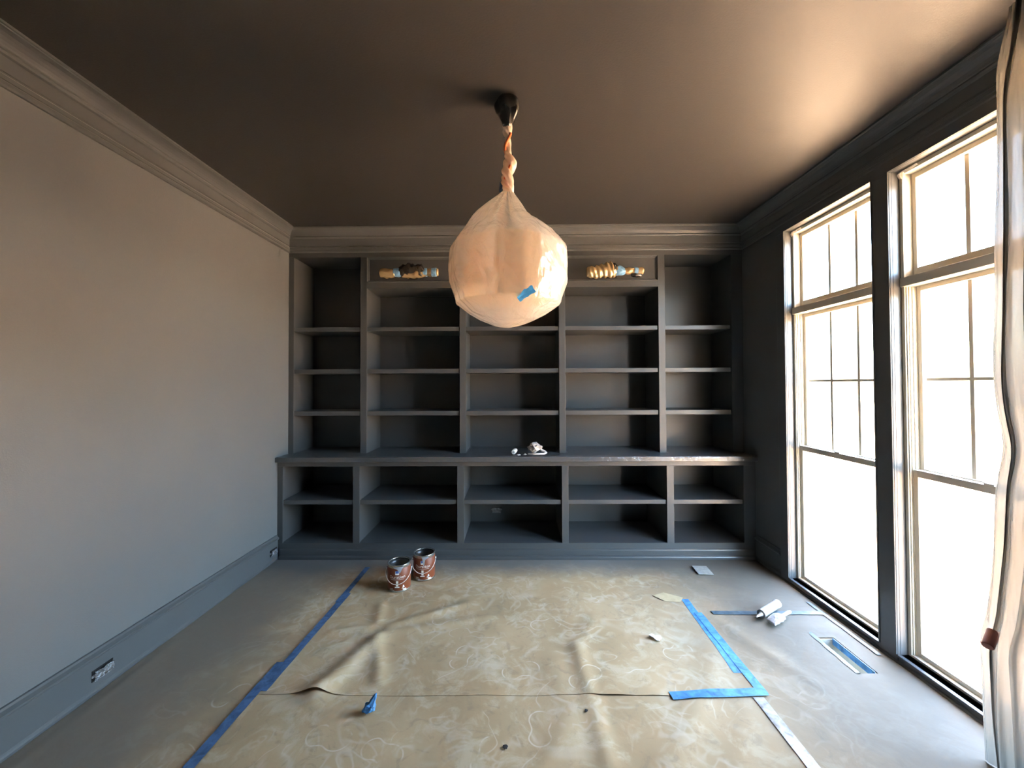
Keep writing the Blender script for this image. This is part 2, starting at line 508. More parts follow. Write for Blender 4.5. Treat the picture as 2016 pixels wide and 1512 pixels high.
M['film_clear'] = film('clear_masking_film', (.80, .77, .70), .35, .5, .35, .1, .6, 22)
window(1, *OPEN[0], 'tall white double-hung window nearer the bookcase, with gridded upper panes')
window(2, *OPEN[1], 'tall white double-hung window nearer the plastic curtain, with gridded upper panes')

# ground outside, and an unseen slab added to block high sky light
tag(obj('sky_blocker', bx(XO, XO + .78, -3, 5.5, 2.98, 3.10), M['cream']), 'added slab over the windows, out of view, blocking high sky light', 'light blocker', kind='structure')
g = obj('outside_ground', bx(XO + .05, 40, -35, 40, -.55, -.45), M['ground'])
tag(g, 'bare sunlit ground outside the windows, bleached to white', 'ground', kind='structure')

# ------------------------------------------------------------------ built-in shelving
STILES = ((XL + .001, -2.030), (-1.418, -1.360), (-.511, -.454), (.394, .451), (1.298, 1.358), (1.956, XR - .001))
YL, YK = 3.440, 3.980
ZTOP = .885
ft = .02                                                 # thickness of the face frames
# base cabinet
t = thing('base_cabinet', 'low built-in charcoal cabinet of five open bays under the counter', 'cabinet', (0, 3.7, 0))
def LP(name, bm, mat, parent, root, bevel=0.0, smooth=False):
    o = obj(name, bm, mat, None, smooth, bevel)
    o.parent = parent
    o.matrix_parent_inverse = root.matrix_world.inverted() if parent is root else Matrix.Identity(4)
    return o
for a, b in STILES:
    LP('stile', bx(a, b, YL, YL + ft, .137, .798), M['shelf'], t, t, .0015)
LP('top_rail', bx(STILES[0][0], STILES[5][1], YL, YL + ft, .798, .838), M['shelf'], t, t, .0015)
LP('bottom_rail', bx(STILES[0][0], STILES[5][1], YL, YL + ft, .0, .137), M['shelf'], t, t)
LP('base_moulding', extrude_profile(B(), [(0, 0), (.030, 0), (.030, .022), (.027, .030), (.022, .034), (.012, .034), (.012, .074), (.010, .082), (.006, .086), (0, .087)], 'x', XL + .03, XR - .03, 1, YL), M['shelf'], t, t)
LP('floor_panel', bx(STILES[0][0], STILES[5][1], YL + ft, YK, .117, .137), M['shelf'], t, t)
LP('back_panel', bx(STILES[0][0], STILES[5][1], YK, YK + .018, .117, .838), M['shelf'], t, t)
for i, (a, b) in enumerate(STILES):
    if i == 0: LP('divider', bx(a, b - .008, YL + ft, YK, .137, .838), M['shelf'], t, t)
    elif i == 5: LP('divider', bx(a + .008, b, YL + ft, YK, .137, .838), M['shelf'], t, t)
    else: LP('divider', bx(a + .004, b - .004, YL + ft, YK, .137, .838), M['shelf'], t, t)
def bays(): return [(STILES[i][1], STILES[i + 1][0]) for i in range(5)]
for i, (a, b) in enumerate(bays()):
    LP('shelf', bx(a - .002, b - .006, YL + .012, YK - .004, .466, .503), M['shelf'], t, t, .002)
# counter
ct = obj('countertop', bx(XL + .001, XR - .001, 3.400, YK + .016, .840, .8825), M['shelf'], bevel=.004)
tag(ct, 'continuous charcoal counter between base cabinet and bookcase', 'countertop')
# upper bookcase
t = thing('bookcase', 'tall built-in charcoal bookcase of five open bays on the counter', 'bookcase', (0, 3.8, .8830))
ZU = .8832
Z_BAY, Z_MT, Z_MB, Z_RB, Z_CR = 2.677, 2.687, 2.444, 2.389, 2.722
for a, b in STILES:
    LP('stile', bx(a, b, YU, YU + ft, ZU, Z_BAY), M['shelf'], t, t, .0015)
LP('top_rail', bx(STILES[0][0], STILES[5][1], YU, YU + ft, Z_BAY, ZC - .001), M['shelf'], t, t)
LP('back_panel', bx(STILES[0][0], STILES[5][1], YK, YK + .018, ZU, ZC - .001), M['shelf'], t, t)
for i, (a, b) in enumerate(STILES):
    d = (0, .008) if i == 0 else (.008, 0) if i == 5 else (.004, .004)
    LP('divider', bx(a + d[0], b - d[1], YU + ft, YK, ZU, ZC - .001), M['shelf'], t, t)
for i, (a, b) in enumerate(bays()):
    if i in (1, 2, 3):                                    # framed panel over the three middle bays
        LP('rail', bx(a, b, YU, YU + ft, Z_RB, Z_MB), M['shelf'], t, t, .0015)
        pn = LP('panel', bx(a, b, YU + .014, YU + .03, Z_MB, Z_BAY), M['shelf'], t, t)
        prof = [(0, .016), (.020, .016), (.020, .010), (.016, .006), (.012, .008), (.009, .002), (.006, -.006), (.003, -.008), (0, -.004)]
        bm = B()
        rings = []
        for d, yy in prof:
            rings.append([bm.verts.new(v) for v in ((a + d, YU + yy, Z_MB + d), (b - d, YU + yy, Z_MB + d), (b - d, YU + yy, Z_BAY - d), (a + d, YU + yy, Z_BAY - d))])
        for p_, q_ in zip(rings, rings[1:] + rings[:1]):
            for k in range(4):
                j = (k + 1) % 4
                bm.faces.new((p_[k], p_[j], q_[j], q_[k]))
        LP('panel_moulding', bm, M['trim'], t, t)
        LP('bay_top', bx(a - .003, b + .003, YU + ft, YK, Z_RB + .002, Z_RB + .022), M['shelf'], t, t)
    else:
        LP('bay_top', bx(a - .003, b + .003, YU + ft, YK, Z_BAY + .002, Z_BAY + .022), M['shelf'], t, t)
    for z0, z1 in ((1.997, 2.035), (1.611, 1.650), (1.225, 1.266)):
        LP('shelf', bx(a - .002, b - .006, YU + .012, YK - .004, z0, z1), M['shelf'], t, t, .002)

# ------------------------------------------------------------------ floor papers
def gauss_ridge(x, y, x0, y0, x1, y1, wd, h):
    dx, dy = x1 - x0, y1 - y0
    L2 = dx * dx + dy * dy
    tt = ((x - x0) * dx + (y - y0) * dy) / L2
    tc = max(0, min(1, tt))
    d2 = (x - x0 - tc * dx) ** 2 + (y - y0 - tc * dy) ** 2
    return h * math.exp(-d2 / (wd * wd))
RIDGES = [(-.97, 1.93, -.83, 2.36, .055, .034), (-.83, 2.36, -.70, 2.02, .035, .018), (-.80, 2.40, -.20, 2.56, .040, .016), (-.80, 2.47, -.35, 2.72, .032, .016), (-.90, 2.46, -1.12, 2.42, .030, .014),
          (-.87, 2.50, -.92, 2.70, .035, .016), (-1.10, 2.25, -.93, 2.38, .04, .010),
          (.36, 1.60, .34, 2.28, .040, .014), (.34, 2.28, .48, 2.52, .05, .010), (.22, 1.66, .20, 2.2, .07, .006), (-.20, 1.70, -.15, 2.5, .10, .006),
          (.55, 1.52, .85, 1.88, .06, .012), (.85, 1.55, 1.05, 1.84, .05, .008), (.95, 1.97, 1.12, 2.3, .06, .008), (-1.0, 1.50, -.55, 1.68, .06, .012), (.05, 1.5, .30, 1.9, .05, .008),
          (1.25, 2.55, 1.5, 2.0, .05, .008), (1.35, 2.50, 1.9, 2.46, .06, .006), (-1.98, 1.5, -2.0, 2.3, .02, .005),
          (-.6, 3.0, .9, 3.05, .06, .006), (-.9, 2.85, .2, 2.80, .04, .005)]
def paper_h(x, y):
    h = 0
    for rg in RIDGES: h += .62 * gauss_ridge(x, y, *rg)
    h *= 1 - .95 * math.exp(-((x + .858) ** 2 + (y - 2.43) ** 2) / .0030)
    h += .0035 * (noise.noise(Vector((x * 2.2, y * 2.2, 1.7))) + .6) + .0016 * (noise.noise(Vector((x * 7, y * 7, 5))) + .6)
    return max(h, 0.0)

def paper_sheet(label, x0, x1, y0, y1, zb, wob=.004, lift=None, hole=False, step=.017, seed=0):
    nx, ny = max(2, int((x1 - x0) / step)), max(2, int((y1 - y0) / step))
    bm = B()
    g = {}
    def xs(i): return x0 + (x1 - x0) * i / nx
    def ys(j): return y0 + (y1 - y0) * j / ny
    for j in range(ny + 1):
        for i in range(nx + 1):
            x, y = xs(i), ys(j)
            if hole:                                     # snap the grid lines round the register to its rim
                for e in (VX0 - .003, VX1 + .003):
                    if abs(x - e) < step * .5: x = e
                for e in (VY0 - .003, VY1 + .003):
                    if abs(y - e) < step * .5: y = e
            ex = wob * noise.noise(Vector((y * 1.3, seed, 0)))
            ey = wob * noise.noise(Vector((x * 1.3, seed, 9)))
            px = x + (ex if i in (0, nx) else 0)
            py = y + (ey if j in (0, ny) else 0)
            z = zb + paper_h(x, y)
            if hole and VX0 - .03 < x < VX1 + .03 and VY0 - .03 < y < VY1 + .03: z = zb + .002
            if lift: z += lift(x, y)
            g[i, j] = bm.verts.new((px, py, z))
    for j in range(ny):
        for i in range(nx):
            if hole:
                cx_, cy_ = (xs(i) + xs(i + 1)) / 2, (ys(j) + ys(j + 1)) / 2
                if VX0 - .003 < cx_ < VX1 + .003 and VY0 - .003 < cy_ < VY1 + .003: continue
            bm.faces.new((g[i, j], g[i + 1, j], g[i + 1, j + 1], g[i, j + 1]))
    for e_ in bm.edges:
        if e_.is_boundary: e_.smooth = False
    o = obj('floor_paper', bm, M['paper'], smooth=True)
    sm = o.modifiers.new('thickness', 'SOLIDIFY'); sm.thickness = .0008; sm.offset = -1
    return tag(o, label, 'floor paper', 'brown protective paper sheets on the floor')
def lift_b(x, y):
    # the front edge curls up left of the crumpled tape
    e = math.exp(-((y - 1.93) / .10) ** 2)
    return e * (.016 * math.exp(-((x + 1.0) / .085) ** 2) + .006 * math.exp(-((x - .45) / .10) ** 2) + .003 * math.exp(-((x - .66) / .07) ** 2)) 
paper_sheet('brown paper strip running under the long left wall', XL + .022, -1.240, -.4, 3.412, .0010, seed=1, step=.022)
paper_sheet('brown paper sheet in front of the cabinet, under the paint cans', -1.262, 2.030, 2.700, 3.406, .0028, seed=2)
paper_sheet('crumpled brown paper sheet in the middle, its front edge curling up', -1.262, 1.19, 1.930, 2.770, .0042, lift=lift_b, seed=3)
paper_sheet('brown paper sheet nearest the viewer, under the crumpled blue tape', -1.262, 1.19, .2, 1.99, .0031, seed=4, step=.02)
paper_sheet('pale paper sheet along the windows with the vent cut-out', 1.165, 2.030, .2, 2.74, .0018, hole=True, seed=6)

# ------------------------------------------------------------------ tapes on the floor
def tape_strip(name, label, pts, wd, mat, zoff=.006, group='tape strips stuck on the floor paper', ragged=.0015):
    """pts: (x, y) centre line; follows the paper"""
    bm = B()
    P = [Vector((a, b)) for a, b in pts]
    dense = []
    for a, b in zip(P, P[1:]):
        n = max(1, int((b - a).length / .02))
        for k in range(n): dense.append(a.lerp(b, k / n))
    dense.append(P[-1])
    rows = []
    for i, p in enumerate(dense):
        d = (dense[min(i + 1, len(dense) - 1)] - dense[max(i - 1, 0)]).normalized()
        nrm = Vector((-d.y, d.x))
        row = []
        for s in (-1, -.5, 0, .5, 1):
            q = p + nrm * (s * wd / 2 + ragged * noise.noise(Vector((i * .31, s * 5, wd * 100))) * abs(s))
            if i in (0, len(dense) - 1): q += d * (.006 * noise.noise(Vector((s * 3, i, 2))))
            row.append(bm.verts.new((q.x, q.y, zoff + paper_h(q.x, q.y) + .0006 * noise.noise(Vector((i * .5, s, 1))))))
        rows.append(row)
    for a, b in zip(rows, rows[1:]):
        for k in range(4): bm.faces.new((a[k], a[k + 1], b[k + 1], b[k]))
    for e_ in bm.edges:
        if e_.is_boundary: e_.smooth = False
    o = obj(name, bm, mat, smooth=True)
    sm = o.modifiers.new('thickness', 'SOLIDIFY'); sm.thickness = .0006; sm.offset = -1
    return tag(o, label, 'tape', group)
tape_strip('masking_tape', 'dull blue tape strip at the far end of the left seam, beside the cans', [(-1.222, 3.27), (-1.232, 2.74)], .040, M['tape_dark'], .0062)
tape_strip('masking_tape', 'long blue tape strip in the middle of the left seam', [(-1.214, 2.86), (-1.248, 1.95)], .045, M['tape_dark'], .0078)
tape_strip('masking_tape', 'blue tape strip at the near end of the left seam, frame bottom', [(-1.272, 2.15), (-1.290, 1.40)], .048, M['tape_dark'], .0094)
tape_strip('masking_tape', 'bright blue slanting tape strip along the right seam, upper piece', [(1.165, 2.785), (1.145, 2.085)], .048, M['tape'], .0062)
tape_strip('masking_tape', 'bright blue tape strip ending at the corner of the right seam', [(1.180, 2.62), (1.188, 1.945)], .048, M['tape'], .0080)
tape_strip('masking_tape', 'short bright blue tape strip lying crosswise over the paper edge', [(.735, 1.925), (1.205, 1.958)], .050, M['tape'], .0098)
tape_strip('masking_tape', 'faded blue tape strip passing under the caulk tube', [(1.275, 2.622), (1.98, 2.622)], .040, M['tape_pale'], .0075)
tape_strip('masking_tape', 'pale oversprayed tape strip beside the window shoe moulding', [(1.990, 2.22), (1.990, 2.75)], .022, M['tape_pale'], .0065)
tape_strip('packing_tape', 'whitish clear tape strip running toward the viewer at right', [(1.150, 1.925), (1.155, 1.2)], .052, M['tape_white'], .0065)

# ------------------------------------------------------------------ floor register
t = thing('floor_vent', 'open rectangular floor vent edged with blue tape by the window', 'vent', (VX0, VY0, -.14))
bm = B()
wl = .003
e = .0012
box(bm, VX0 + e, VX1 - e, VY0 + e, VY1 - e, -.135, -.130)
box(bm, VX0 + e, VX0 + e + wl, VY0 + e, VY1 - e, -.130, -.001); box(bm, VX1 - e - wl, VX1 - e, VY0 + e, VY1 - e, -.130, -.001)
box(bm, VX0 + e + wl, VX1 - e - wl, VY0 + e, VY0 + e + wl, -.130, -.001); box(bm, VX0 + e + wl, VX1 - e - wl, VY1 - e - wl, VY1 - e, -.130, -.001)
LP('duct', bm, M['tin'], t, t)
LP('tape_edge', bx(VX1 - .009, VX1 - .0056, VY0 + .006, VY1 - .006, -.030, .006), M['tape'], t, t)
bm = B()
n = 20
rows = []
for i in range(n + 1):
    y = VY0 - .005 + (VY1 - VY0 + .055) * i / n
    rows.append((bm.verts.new((VX0 - .028 + .002 * math.sin(i), y, .0075)), bm.verts.new((VX0 - .005, y, .0085 + .002 * abs(math.sin(i * 1.7)))), bm.verts.new((VX0 - .002, y, .002))))
for a, b in zip(rows, rows[1:]):
    for k in range(2): bm.faces.new((a[k], b[k], b[k + 1], a[k + 1]))
LP('tape_flap', bm, M['tape_pale'], t, t)


# ------------------------------------------------------------------ bagged pendant lamp
M['bag'] = film('milky_plastic_bag', (.97, .93, .86), .36, .62, .34, .12, .9, 10, stretch=(1, 1, .5), dist=.02)
M['bag_neck'] = film('twisted_plastic_neck', (.95, .80, .66), .10, .45, .32, .12, .6, 22, stretch=(1, 1, .3))
M['bag_black'] = pbr('black_crinkled_plastic', (.012, .012, .012), .12, bump=1.0, bump_scale=38, coat=.5)
M['orange_mark'] = pbr('orange_cord', (.80, .20, .07), .45)
M['shade'] = film('cream_linen_shade', (.97, .80, .56), .0, .65, .05, .5, .3, 90)
M['tape_lit'] = film('blue_tape_on_bag', (.08, .40, .85), 0, .5, .12, .4, .4, 60)  # brighter copy of the tape blue, standing in for light on it
PXC, PYC = -.035, 1.950
t = thing('pendant_light', 'hanging drum lamp wrapped in a milky plastic bag with a twisted neck', 'lamp', (PXC, PYC, 1.785))

def cyl_shell(zs, rfun, n=72, cap_bottom=False):
    bm = B()
    rings = []
    for z in zs:
        ring_ = []
        for i in range(n):
            th = 2 * PI * i / n
            x, y = rfun(th, z)
            ring_.append(bm.verts.new((x, y, z)))
        rings.append(ring_)
    for a, b in zip(rings, rings[1:]):
        for i in range(n):
            j = (i + 1) % n
            bm.faces.new((a[i], a[j], b[j], b[i]))
    if cap_bottom: bm.faces.new(rings[-1])
    return bm
# canopy on the ceiling, in black plastic
CAN = [(2.919, .050), (2.905, .060), (2.88, .060), (2.855, .054), (2.83, .042), (2.805, .030), (2.78, .022)]
CAN_T = sorted((z, r) for z, r in CAN)
def canopy_r(th, z):
    r = lerp_table(CAN_T, z)[0]
    k = 1 + .10 * math.sin(5 * th + z * 30) * (1 if z < 2.9 else .3) + .06 * noise.noise(Vector((math.cos(th) * 3, math.sin(th) * 3, z * 40)))
    return PXC + r * k * math.cos(th), PYC + r * k * math.sin(th)
LP('canopy', cyl_shell([2.919 - .139 * i / 14 for i in range(15)], canopy_r, 40, True), M['bag_black'], t, t, smooth=True)
# neck: twisted plastic round the rod
NECK = [(2.440, .034, 0, 0), (2.47, .026, .000, 0), (2.505, .028, -.004, 0), (2.54, .030, -.006, 0), (2.575, .026, .004, 0), (2.60, .028, .010, 0), (2.625, .028, .006, 0),
        (2.645, .018, .001, 0), (2.665, .014, .000, 0), (2.70, .015, 0, 0), (2.74, .018, -.002, 0), (2.77, .019, -.003, 0), (2.80, .020, -.001, 0)]
def neck_r(th, z):
    r, ox, oy = lerp_table(NECK, z)
    tw = th + z * 34
    k = 1 + .24 * math.cos(2 * tw) + .12 * math.cos(5 * tw)
    return PXC + ox + r * k * math.cos(th), PYC + oy + r * k * math.sin(th)
LP('plastic_neck', cyl_shell([2.792 - .352 * i / 66 for i in range(67)], neck_r, 40), M['bag_neck'], t, t, smooth=True)
pts = [(PXC + .014 * math.cos(k * .5), PYC - .012 - .006 * math.sin(k * .5), 2.745 - k * .012) for k in range(24)]
LP('orange_cord', tube(B(), pts, .0075, 8), M['orange_mark'], t, t, smooth=True)
LP('rod', tube(B(), [(PXC, PYC, 2.91), (PXC, PYC, 2.24)], .006, 10), M['bag_black'], t, t)
# the bag itself
BAGT = [(1.785, .012, .012), (1.790, .050, .030), (1.797, .075, .062), (1.810, .105, .098), (1.825, .141, .132), (1.853, .188, .188), (1.885, .228, .236), (1.902, .247, .253),
        (1.94, .262, .268), (2.008, .288, .292), (2.08, .289, .293), (2.163, .283, .290), (2.195, .262, .268), (2.220, .243, .243), (2.245, .226, .222), (2.290, .196, .165), (2.320, .175, .114),
        (2.347, .150, .096), (2.385, .108, .074), (2.444, .040, .036)]
def bag_r(th, z):
    rl, rr_ = lerp_table(BAGT, z)
    c = math.cos(th)
    r = rl + (rr_ - rl) * (c + 1) / 2
    nf = 9
    a = ((th + .35) % (2 * PI / nf)) - PI / nf
    poly = math.cos(PI / nf) / math.cos(a)
    mid = max(0, min(1, (z - 1.80) / .1)) * max(0, min(1, (2.40 - z) / .15))
    side = abs(c) ** 6                                    # keep the outline where the photo has it
    r *= 1 - (1 - poly) * mid * .9 * (1 - side)
    neck = max(0, min(1, (z - 2.20) / .24))
    r *= 1 + neck * (.075 * math.sin(11 * th + 1.0) + .05 * math.sin(19 * th + 2) + .03 * math.sin(31 * th)) * (1 - .5 * side)
    v = Vector((math.cos(th) * 2.2, math.sin(th) * 2.2, z * 5))
    r *= 1 + .020 * noise.noise(v) + .010 * noise.noise(v * 3.1)
    for q_, a_ in ((1.3, .016), (2.4, .010), (4.5, .006)):      # sharp creases
        nn = abs(noise.noise(v * q_ + Vector((q_ * 7, 3, 1))))
        r *= 1 + a_ * max(0, 1 - nn * 4) * (1 - .6 * side) * (1 - neck)
    # gathers that pull toward the strip of tape at the front right
    d = math.atan2(math.sin(th + 1.17), math.cos(th + 1.17))
    fz = max(0, min(1, (z - 1.89) / .05)) * max(0, min(1, (2.22 - z) / .2))
    r *= 1 + .007 * math.sin(d * (30 + 90 * max(0, 2.1 - z)) - 1) * math.exp(-(d / .30) ** 2) * fz
    # crease where the flat bottom begins
    r *= 1 + .018 * math.exp(-((z - 1.892 - .014 * c * c) / .012) ** 2)
    return PXC - .002 + r * math.cos(th), PYC + r * math.sin(th)
zs = []
z = 2.446
while z > 1.786:
    zs.append(z)
    z -= .008 if z > 1.83 else .005
zs.append(1.785)
LP('plastic_bag', cyl_shell(zs, bag_r, 160, True), M['bag'], t, t, smooth=True)
# the two-tiered drum shade inside
def drum(r, z0, z1, n=48):
    bm = B()
    lathe(bm, [(r, z0), (r, z1), (r - .004, z1), (r - .004, z0), (r, z0)], n, (PXC - .002, PYC))
    if n == 8: bmesh.ops.rotate(bm, verts=bm.verts, cent=(PXC - .002, PYC, 0), matrix=Matrix.Rotation(PI / 8, 3, 'Z'))
    return bm
LP('lamp_shade', drum(.205, 2.056, 2.205, 8), M['shade'], t, t, smooth=False)
LP('lamp_shade', drum(.222, 1.925, 2.058, 8), M['shade'], t, t, smooth=False)
bm = B()
for k in range(3):
    a = k * 2 * PI / 3
    tube(bm, [(PXC, PYC, 2.245), (PXC + .185 * math.cos(a), PYC + .185 * math.sin(a), 2.200)], .004, 6)
LP('shade_spider', bm, M['bag_black'], t, t)
# blue tape on bag and neck
bm = B()
rows = []
for i in range(9):
    f = i / 8
    th = -1.36 + .24 * f
    z = 1.878 + .040 * f
    x, y = bag_r(th, z)
    dx, dy = (x - PXC), (y - PYC)
    l = math.hypot(dx, dy)
    x, y = PXC + dx * (1 + .010 / l), PYC + dy * (1 + .010 / l)
    wv = .017 + .003 * math.sin(i * 2)
    rows.append((bm.verts.new((x - .006, y, z + wv)), bm.verts.new((x, y - .002, z)), bm.verts.new((x + .010, y + .002, z - wv * .7))))
for a, b in zip(rows, rows[1:]):
    for k in range(2): bm.faces.new((a[k], b[k], b[k + 1], a[k + 1]))
LP('tape_strip', bm, M['tape_lit'], t, t)
bm = B()
for i in range(5):
    pass
rows = []
for i in range(7):
    th = PI * 1.02 + .9 * i / 6
    x, y = PXC - .008 + .030 * math.cos(th), PYC + .030 * math.sin(th)
    z = 2.495 - .006 * i
    rows.append((bm.verts.new((x, y, z + .020)), bm.verts.new((x - .006, y, z - .028))))
for a, b in zip(rows, rows[1:]): bm.faces.new((a[0], b[0], b[1], a[1]))
LP('tape_strip', bm, M['tape_dark'], t, t)

# ------------------------------------------------------------------ wrapped picture lights
M['brass_film'] = pbr('plastic_over_brass', (.60, .42, .22), .22, metal=.55, bump=1.0, bump_scale=30, detail=4)
M['dark_film'] = pbr('plastic_over_bronze', (.045, .038, .030), .12, metal=.3, bump=1.0, bump_scale=26, detail=4, coat=.6)
M['bronze'] = pbr('dark_bronze', (.05, .04, .03), .35, metal=.8)
M['tape_bag'] = tape_mat('blue_tape_on_lamp', (.12, .27, .45))
def wrap(parent, root, name, tab, mat, yc, zc, n=22, seed=0, rough=.22, pleat=.0):
    """sleeve round a horizontal tube; tab: (x, ry, rz, dz)"""
    bm = B()
    x0, x1 = tab[0][0], tab[-1][0]
    k = max(6, int(abs(x1 - x0) / .006))
    rings = []
    for i in range(k + 1):
        x = x0 + (x1 - x0) * i / k
        ry, rz, dz = lerp_table(tab, x)
        ry, rz, dz = ry * 1.2, rz * 1.32, dz * 1.2
        rg = []
        for j in range(n):
            th = 2 * PI * j / n
            f = 1 + rough * noise.noise(Vector((x * 28 + seed, math.cos(th) * 1.6, math.sin(th) * 1.6)))
            f += pleat * math.sin(x * 150 + 2.2 * math.sin(th) * 1.2 + seed)
            rg.append(bm.verts.new((x, yc + ry * f * math.cos(th), zc + dz + rz * f * math.sin(th))))
        rings.append(rg)
    for a, b in zip(rings, rings[1:]):
        for j in range(n):
            q = (j + 1) % n
            bm.faces.new((a[j], a[q], b[q], b[j]))
    bm.faces.new(rings[0]); bm.faces.new(rings[-1])
    return LP(name, bm, mat, parent, root, smooth=True)
def picture_light(label, xa, z0, spec, arm_x):
    t = thing('picture_light', label, 'lamp', (arm_x, YU + .014, z0), group='wrapped picture lights over the bookcase')
    y0 = 3.485
    LP('backplate', bx(arm_x - .045, arm_x + .045, YU + .0035, YU + .0135, z0 - .03, z0 + .03), M['bronze'], t, t, .003)
    LP('arm', tube(B(), [(arm_x, YU + .005, z0), (arm_x, 3.55, z0 + .035), (arm_x, 3.51, z0 + .03), (arm_x, y0, z0)], .007, 8), M['bronze'], t, t, smooth=True)
    for nm, tab, mat, kw in spec:
        wrap(t, t, nm, tab, M[mat], y0, z0, **kw)
picture_light('plastic-wrapped picture light on the left, dark crinkled middle and two blue tapes', -.94, 2.500, (
    ('plastic_wrap', [(-1.205, .012, .018, 0), (-1.195, .026, .030, -.004), (-1.15, .030, .032, -.006), (-1.10, .030, .030, -.010), (-1.065, .022, .022, -.008)], 'brass_film', dict(seed=1)),
    ('tape_band', [(-1.075, .026, .026, .0), (-1.03, .028, .030, .0), (-1.015, .024, .026, 0)], 'tape_bag', dict(seed=2, rough=.12)),
    ('plastic_wrap', [(-1.03, .022, .024, .004), (-.99, .036, .040, .014), (-.93, .040, .046, .016), (-.88, .034, .038, .010), (-.83, .034, .044, .014), (-.80, .022, .022, .0)], 'dark_film', dict(seed=3, rough=.36, pleat=.04)),
    ('plastic_wrap', [(-1.00, .018, .016, -.020), (-.95, .030, .026, -.016), (-.86, .032, .026, -.014), (-.79, .022, .022, -.004)], 'brass_film', dict(seed=4)),
    ('tape_band', [(-.815, .024, .026, 0), (-.785, .026, .028, 0), (-.775, .022, .024, 0)], 'tape_bag', dict(seed=5, rough=.12)),
    ('plastic_wrap', [(-.79, .022, .024, 0), (-.74, .024, .026, 0), (-.725, .022, .024, 0)], 'brass_film', dict(seed=6)),
    ('tape_band', [(-.740, .026, .028, 0), (-.70, .027, .028, 0), (-.695, .024, .026, 0)], 'tape_bag', dict(seed=7, rough=.12)),
    ('end_cap', [(-.70, .024, .026, 0), (-.685, .024, .026, 0), (-.680, .018, .020, 0)], 'brass_film', dict(seed=8, rough=.08)),
), -.94)
picture_light('plastic-wrapped picture light on the right, golden pleated sleeve narrowing to its end', .88, 2.500, (
    ('plastic_wrap', [(.628, .022, .026, -.008), (.65, .030, .036, -.008), (.70, .034, .040, -.006), (.77, .036, .046, .0), (.84, .036, .052, .006), (.875, .028, .044, .008), (.90, .022, .028, .0)], 'brass_film', dict(seed=11, pleat=.09)),
    ('plastic_wrap', [(.845, .026, .028, .012), (.875, .032, .036, .018), (.905, .020, .022, .010)], 'dark_film', dict(seed=12, rough=.4)),
    ('tape_band', [(.885, .026, .030, .0), (.915, .028, .034, .004), (.955, .024, .026, -.002), (.965, .022, .022, -.002)], 'tape_bag', dict(seed=13, rough=.16)),
    ('plastic_wrap', [(.955, .021, .022, 0), (1.00, .024, .024, 0), (1.05, .023, .023, 0)], 'brass_film', dict(seed=14)),
    ('tape_band', [(1.045, .025, .025, 0), (1.075, .025, .025, 0), (1.08, .023, .023, 0)], 'tape_bag', dict(seed=15, rough=.08)),
    ('end_cap', [(1.075, .023, .023, 0), (1.12, .025, .025, 0), (1.130, .018, .018, 0)], 'brass_film', dict(seed=16, rough=.08)),
    ('plastic_wrap', [(1.02, .012, .010, -.026), (1.05, .020, .016, -.030), (1.11, .014, .012, -.034)], 'dark_film', dict(seed=17, rough=.4)),
), .88)

# ------------------------------------------------------------------ plastic curtain at the right
M['curtain'] = film('hanging_plastic_sheet', (.135, .130, .115), .010, .52, .90, .14, .9, 22, stretch=(1, 1, .09), dist=.02, distort=.4, detail=2.0)
EDGE = [(0.0, 1.600), (.19, 1.610), (.49, 1.612), (.60, 1.585), (.85, 1.560), (1.10, 1.548), (1.26, 1.518), (1.38, 1.535), (1.51, 1.542), (2.0, 1.535), (2.39, 1.522), (2.70, 1.512), (2.76, 1.500), (2.90, 1.474)]
bm = B()
nz_, ns = 130, 200
rows = []
for i in range(nz_ + 1):
    z = .008 + (2.912 - .008) * i / nz_
    ye = sum(lerp_table(EDGE, z + q_ * .03)[0] * w_ for q_, w_ in ((-2, .1), (-1, .22), (0, .36), (1, .22), (2, .1)))
    gather = math.exp(-((z - 2.74) / .10) ** 2)
    row = []
    for k in range(ns + 1):
        s = k / ns
        amp = (.030 * (1 - .75 * gather)) * min(1, s * 8 + .25)
        yy = ye - .46 * s
        xx = 1.850 + .07 * s + .45 * amp * math.sin(s * 44 + .3 * math.sin(z * 2.1) + .2 * z) + .40 * amp * math.sin(s * 131 + z * .5 + 1) + .22 * amp * math.sin(s * 213 + 2)
        xx += .012 * noise.noise(Vector((s * 9, z * 2.2, 3))) + .006 * noise.noise(Vector((s * 30, z * 2, 8))) + .005 * abs(noise.noise(Vector((s * 70, z * 1.2, 5))))
        yy += .012 * math.sin(s * 62 + 1.4 + .4 * z)
        row.append(bm.verts.new((xx, yy, z)))
    rows.append(row)
for a, b in zip(rows, rows[1:]):
    for k in range(ns): bm.faces.new((a[k], a[k + 1], b[k + 1], b[k]))
t = thing('plastic_curtain', 'tall crinkled clear plastic sheet hanging from ceiling at the right edge', 'plastic sheet', (1.88, 1.3, .0))
LP('sheet', bm, M['curtain'], t, t, smooth=True)
d_ = Vector((-.62, -.30, -.45)).normalized()
p_ = Vector((1.795, 1.545, .497))
LP('pole_end', tube(B(), [p_ - d_ * .07, p_ - d_ * .003, p_], [.018, .018, .016], 24), M['wood'], t, t)['label'] = 'round reddish end of a wooden pole pushing through the plastic'

